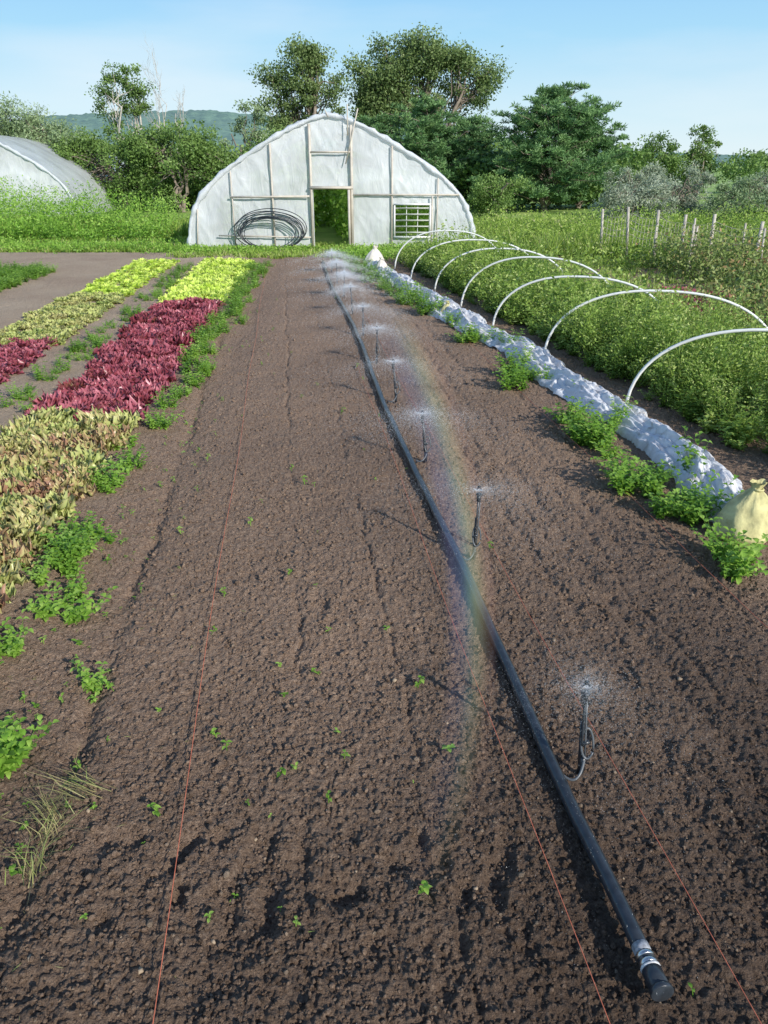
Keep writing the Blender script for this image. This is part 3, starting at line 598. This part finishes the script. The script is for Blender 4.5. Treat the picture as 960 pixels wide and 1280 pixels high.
tree('oak_tree',-5.5,55,9.8,[(0,7.2,2.2,2.0),(-1.0,5.6,1.9,1.8),(.8,8.2,1.2,1.0),(1.6,6.2,1.5,1.6),(0,4.5,2.0,1.5)],84,230,.7,.17,M_oak,11,.2)
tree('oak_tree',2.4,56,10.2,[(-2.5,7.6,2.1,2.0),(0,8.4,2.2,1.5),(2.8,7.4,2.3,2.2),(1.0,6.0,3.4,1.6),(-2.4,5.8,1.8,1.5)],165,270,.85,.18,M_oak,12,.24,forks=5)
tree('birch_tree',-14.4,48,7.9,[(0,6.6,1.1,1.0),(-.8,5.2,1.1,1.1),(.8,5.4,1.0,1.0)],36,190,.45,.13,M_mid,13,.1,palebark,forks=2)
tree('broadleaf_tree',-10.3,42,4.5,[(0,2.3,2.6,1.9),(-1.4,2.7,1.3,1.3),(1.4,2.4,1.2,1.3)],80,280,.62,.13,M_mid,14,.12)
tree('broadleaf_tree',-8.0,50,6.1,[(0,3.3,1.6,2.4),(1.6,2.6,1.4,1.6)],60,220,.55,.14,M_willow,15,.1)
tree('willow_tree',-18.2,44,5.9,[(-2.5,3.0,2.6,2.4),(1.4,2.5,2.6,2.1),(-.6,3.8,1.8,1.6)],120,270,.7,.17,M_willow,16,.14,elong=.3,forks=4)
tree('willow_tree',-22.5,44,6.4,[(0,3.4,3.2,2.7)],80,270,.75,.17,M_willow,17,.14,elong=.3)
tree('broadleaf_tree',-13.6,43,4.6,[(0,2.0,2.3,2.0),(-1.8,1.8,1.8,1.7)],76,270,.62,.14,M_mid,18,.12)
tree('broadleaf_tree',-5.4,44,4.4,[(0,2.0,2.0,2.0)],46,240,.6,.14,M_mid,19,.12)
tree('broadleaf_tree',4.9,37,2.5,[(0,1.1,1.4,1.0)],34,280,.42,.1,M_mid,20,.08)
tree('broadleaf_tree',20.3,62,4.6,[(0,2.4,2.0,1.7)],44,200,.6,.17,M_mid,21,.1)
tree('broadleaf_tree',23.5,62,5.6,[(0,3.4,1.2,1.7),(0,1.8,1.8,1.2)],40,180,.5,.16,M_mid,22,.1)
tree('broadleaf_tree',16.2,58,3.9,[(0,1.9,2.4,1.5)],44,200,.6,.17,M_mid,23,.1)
for k,(x,y,h,wd_) in enumerate([(9.6,31,2.1,1.9),(11.6,33,2.6,2.1),(13.8,31,2.4,2.0),(16.0,34,2.9,2.3),(18.6,36,2.8,2.4),(13.0,28,1.8,1.5),(11.6,38,2.9,2.0),(21,36,2.8,2.3),(15.5,29,2.0,1.7)]):
    tree('olive_shrub',x,y,h,[(-wd_*.35,h*.42,wd_*.5,h*.34),(wd_*.35,h*.5,wd_*.45,h*.4),(0,h*.3,wd_*.85,h*.28)],54,220,.34,.11,[M_silver,M_silver,M_willow][k%3],30+k,.05,elong=.3)
parts=[]
for (x0,x1,y,h,n) in[(-60,-4,60,5.0,150),(-6,12,62,4.6,60),(12,60,70,3.4,120),(24,80,58,3.2,60),(-60,-22,50,5,60),(4,14,47,3.4,50),(-14,-4,46,3.2,50)]:
    for k in range(n):
        c=np.array([R.uniform(x0,x1),y+R.uniform(-3,3),h*R.uniform(.1,.78)]);m=220;dd=R.normal(size=(m,3));dd/=np.linalg.norm(dd,axis=1)[:,None]
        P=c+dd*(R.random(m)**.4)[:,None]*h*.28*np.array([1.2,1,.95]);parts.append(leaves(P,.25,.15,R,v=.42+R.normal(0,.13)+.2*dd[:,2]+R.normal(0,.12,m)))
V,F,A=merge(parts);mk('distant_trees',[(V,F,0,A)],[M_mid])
def pine(x,y,H,W,seed,z0=.04,lv=17,ls=.2):
    rng=np.random.default_rng(seed);parts=[];V,F=limb(np.zeros(3),np.array([0,0,H*.97]),.16,.02,rng,10);parts.append((V,F,1,{}))
    for k in range(lv):
        f=z0+(1-z0)*(k/lv)**.95;z=H*f+rng.normal(0,.05);Lm=W*(np.sin(np.clip((1-f)*1.2,0,1)*np.pi*.5)**.8)*.5+.15
        nbk=8 if f<.75 else 5
        for j in range(nbk):
            a=j/nbk*6.283+rng.uniform(-.5,.5)+k;L=Lm*rng.uniform(.45,1.25);e=np.array([math.cos(a)*L,math.sin(a)*L,L*rng.uniform(.1,.75)]);p0=np.array([0,0,z])
            V,F=limb(p0,p0+e,.03,.008,rng,4);parts.append((V,F,1,{}))
            for q in range(int(4+3*L)):
                t=rng.uniform(.3,1.05);c=p0+e*t+rng.normal(size=3)*np.array([.24,.24,.13])*(.4+.5*L*(1.2-t));n=48;dd=rng.normal(size=(n,3));dd[:,2]=np.abs(dd[:,2])*.9-.1;dd/=np.linalg.norm(dd,axis=1)[:,None]
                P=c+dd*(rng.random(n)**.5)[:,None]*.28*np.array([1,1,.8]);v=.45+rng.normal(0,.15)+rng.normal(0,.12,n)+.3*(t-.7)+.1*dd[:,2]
                V,F,A=leaves(P,ls,ls*.24,rng,D=dd,dj=.5,v=v);parts.append((V,F,0,A))
    return mk('pine_tree',parts,[M_pine,bark],(x,y,-.05))
pine(8.3,42,5.6,6.0,41);pine(2.3,45,5.2,5.2,42,lv=13);pine(4.9,47,4.6,4.2,43,lv=12);pine(10.9,46,4.9,3.8,44,lv=13);pine(-.6,46,4.6,3.4,45,lv=11)
rng=np.random.default_rng(8);parts=[]
def branch(p,d,L,r,dep):
    e=p+d*L;V,F=limb(p,e,r,r*.55,rng,5);parts.append((V,F,0,{}))
    if dep==0:return
    for k in range(3):
        q=p+d*L*rng.uniform(.45,1);nd=d+rng.normal(0,.38,3);nd[2]=abs(nd[2])*.9+.2;nd/=np.linalg.norm(nd);branch(q,nd,L*rng.uniform(.42,.66),r*.5,dep-1)
branch(np.zeros(3),np.array([.02,0,1.]),4.6,.06,4);branch(np.array([.2,0,0]),np.array([-.25,0,1.]),4.9,.055,4);mk('dead_tree',parts,[palebark],(-12.9,53,0))
# ---------------------------------------------------------------- mid-ground weed masses
def mass(name,specs,L,mat,elong=.4,seed=1):
    parts=[];rng=np.random.default_rng(seed)
    for(x0,x1,y0,y1,h,n)in specs:
        cx=rng.uniform(x0,x1,n);cy=rng.uniform(y0,y1,n)
        for k in range(n):
            m=80;hk=h*rng.uniform(.45,1.0)*(.5+1.2*float(fbm(cx[k]*.6,cy[k]*.6,seed)));z=rng.random(m)**.7*hk;sp=.22+.25*np.sin(z/hk*2.6)
            P=np.stack([cx[k]+rng.normal(0,1,m)*sp*.7,cy[k]+rng.normal(0,1,m)*sp*.7,z-.05],-1);parts.append(leaves(P,L,L*elong,rng,v=.3+.35*z/hk+rng.normal(0,.15)+rng.normal(0,.14,m)))
    V,F,A=merge(parts);return mk(name,[(V,F,0,A)],[mat])
mass('tall_weeds',[(-26,-7.3,26.5,31,1.4,400),(-14,-7,25,27,.7,90),(-32,-12,31,35,1.7,190)],.1,M_weed,.4,51)
mass('tall_weeds',[(3,6,23.5,28,.85,90),(2.7,5,22.5,24,.5,50),(6,22,23,28,.9,320),(5.2,13,18,24,.65,240)],.09,M_grass,.4,52)
mass('weeds',[(-1.0,2.6,20.2,22.6,.34,110),(-6,-2.2,21.8,22.7,.2,60),(-14,-5.8,22,23.5,.3,90)],.07,M_weed,.5,53)
mass('tomato_row',[(6.2,9.6,13,18.5,.9,200),(5.2,8.5,9.5,13,.65,150),(8.5,13,9,17,.9,160)],.08,M_tom,.5,54)
mass('red_lettuce_patch',[(4.8,6.2,8.5,14,.25,110)],.06,M_red,.5,55)
fe=empty('garden_fence');pts=[(5.7,21.0),(6.1,20.0),(6.45,19.0),(6.75,18.2),(7.1,17.4),(7.75,16.7),(8.3,15.6),(9.2,14.6)];parts=[];tops=[]
for x,y in pts:
    h=1.15+R.normal(0,.08);V,F=tube([[x,y,-.1],[x+R.normal(0,.04),y,h]],.034,6);parts.append((V,F,0));tops.append((x,y,h))
for x,y in[(6.3,18.6),(6.9,17.9),(7.2,18.6),(7.9,17.6),(6.6,17.2),(7.6,16.0)]:
    V,F=tube([[x,y,-.1],[x+R.normal(0,.1),y,1.0+R.normal(0,.1)]],.022,6);parts.append((V,F,0))
mk('posts',parts,[M_stake],parent=fe);parts=[]
for k in range(len(tops)-1):
    a=np.array(tops[k]);b=np.array(tops[k+1])
    for f in(.5,.62,.75,.88):
        t=np.linspace(0,1,9)[:,None];P=a+(b-a)*t;P[:,2]=(a[2]+(b[2]-a[2])*t[:,0])*f-.08*np.sin(t[:,0]*np.pi);V,F=tube(P,.006,3,False);parts.append((V,F,0))
    for j in range(1,8):
        p=a+(b-a)*j/8;V,F=tube([[p[0],p[1],p[2]*.3],[p[0]+.02,p[1],p[2]*.82]],.005,3,False);parts.append((V,F,0))
mk('netting',parts,[M_stake],parent=fe)
# ---------------------------------------------------------------- hills
def hillmat():
    m,nt,b=nm('hazy_hill_forest');N=nt.nodes;Lk=nt.links;tc=N.new('ShaderNodeTexCoord');n=N.new('ShaderNodeTexNoise');n.inputs['Scale'].default_value=.12;n.inputs['Detail'].default_value=10;n.inputs['Roughness'].default_value=.75;Lk.new(tc.outputs['Object'],n.inputs[0])
    r=N.new('ShaderNodeValToRGB');setramp(r,[(.38,(.1,.18,.17)),(.62,(.19,.31,.23))]);Lk.new(n.outputs[0],r.inputs[0]);Lk.new(r.outputs[0],b.inputs['Base Color']);b.inputs['Roughness'].default_value=1;return m  # bluish tint paints distance haze into the forest green
hx=np.linspace(-1500,1500,700)[:,None];ht=np.linspace(0,1,70)[None]
ph=np.interp(hx,[-1500,-700,-350,-260,-150,-99,0,79,150,316,700,1500],[25,30,32,43,46,42,36,26,15,10,9,12])
zz=ph*np.sin(ht*np.pi/2)*(1+.14*(fbm(hx*.012,ht*4,101)-.5))+4*(vn(hx*.35,ht*40,102)-.5)*ht-2
mk('hills',[(np.stack([hx+0*ht,500+250*ht+0*hx,zz],-1).reshape(-1,3),gridF(700,70)[:,::-1],0)],[hillmat()],smooth=True)
# ---------------------------------------------------------------- rainbow: its light painted on a faint tinted sheet low above the bed
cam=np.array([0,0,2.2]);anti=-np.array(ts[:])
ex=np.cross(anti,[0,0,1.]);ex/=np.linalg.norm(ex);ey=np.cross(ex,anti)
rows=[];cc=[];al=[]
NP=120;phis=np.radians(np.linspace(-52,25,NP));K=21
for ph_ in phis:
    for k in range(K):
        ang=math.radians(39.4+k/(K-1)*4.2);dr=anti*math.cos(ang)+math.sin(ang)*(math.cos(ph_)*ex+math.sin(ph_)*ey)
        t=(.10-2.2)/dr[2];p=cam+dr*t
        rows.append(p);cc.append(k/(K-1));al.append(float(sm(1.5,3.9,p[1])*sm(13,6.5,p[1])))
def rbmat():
    m,nt,b=nm('rainbow_sheet');N=nt.nodes;Lk=nt.links
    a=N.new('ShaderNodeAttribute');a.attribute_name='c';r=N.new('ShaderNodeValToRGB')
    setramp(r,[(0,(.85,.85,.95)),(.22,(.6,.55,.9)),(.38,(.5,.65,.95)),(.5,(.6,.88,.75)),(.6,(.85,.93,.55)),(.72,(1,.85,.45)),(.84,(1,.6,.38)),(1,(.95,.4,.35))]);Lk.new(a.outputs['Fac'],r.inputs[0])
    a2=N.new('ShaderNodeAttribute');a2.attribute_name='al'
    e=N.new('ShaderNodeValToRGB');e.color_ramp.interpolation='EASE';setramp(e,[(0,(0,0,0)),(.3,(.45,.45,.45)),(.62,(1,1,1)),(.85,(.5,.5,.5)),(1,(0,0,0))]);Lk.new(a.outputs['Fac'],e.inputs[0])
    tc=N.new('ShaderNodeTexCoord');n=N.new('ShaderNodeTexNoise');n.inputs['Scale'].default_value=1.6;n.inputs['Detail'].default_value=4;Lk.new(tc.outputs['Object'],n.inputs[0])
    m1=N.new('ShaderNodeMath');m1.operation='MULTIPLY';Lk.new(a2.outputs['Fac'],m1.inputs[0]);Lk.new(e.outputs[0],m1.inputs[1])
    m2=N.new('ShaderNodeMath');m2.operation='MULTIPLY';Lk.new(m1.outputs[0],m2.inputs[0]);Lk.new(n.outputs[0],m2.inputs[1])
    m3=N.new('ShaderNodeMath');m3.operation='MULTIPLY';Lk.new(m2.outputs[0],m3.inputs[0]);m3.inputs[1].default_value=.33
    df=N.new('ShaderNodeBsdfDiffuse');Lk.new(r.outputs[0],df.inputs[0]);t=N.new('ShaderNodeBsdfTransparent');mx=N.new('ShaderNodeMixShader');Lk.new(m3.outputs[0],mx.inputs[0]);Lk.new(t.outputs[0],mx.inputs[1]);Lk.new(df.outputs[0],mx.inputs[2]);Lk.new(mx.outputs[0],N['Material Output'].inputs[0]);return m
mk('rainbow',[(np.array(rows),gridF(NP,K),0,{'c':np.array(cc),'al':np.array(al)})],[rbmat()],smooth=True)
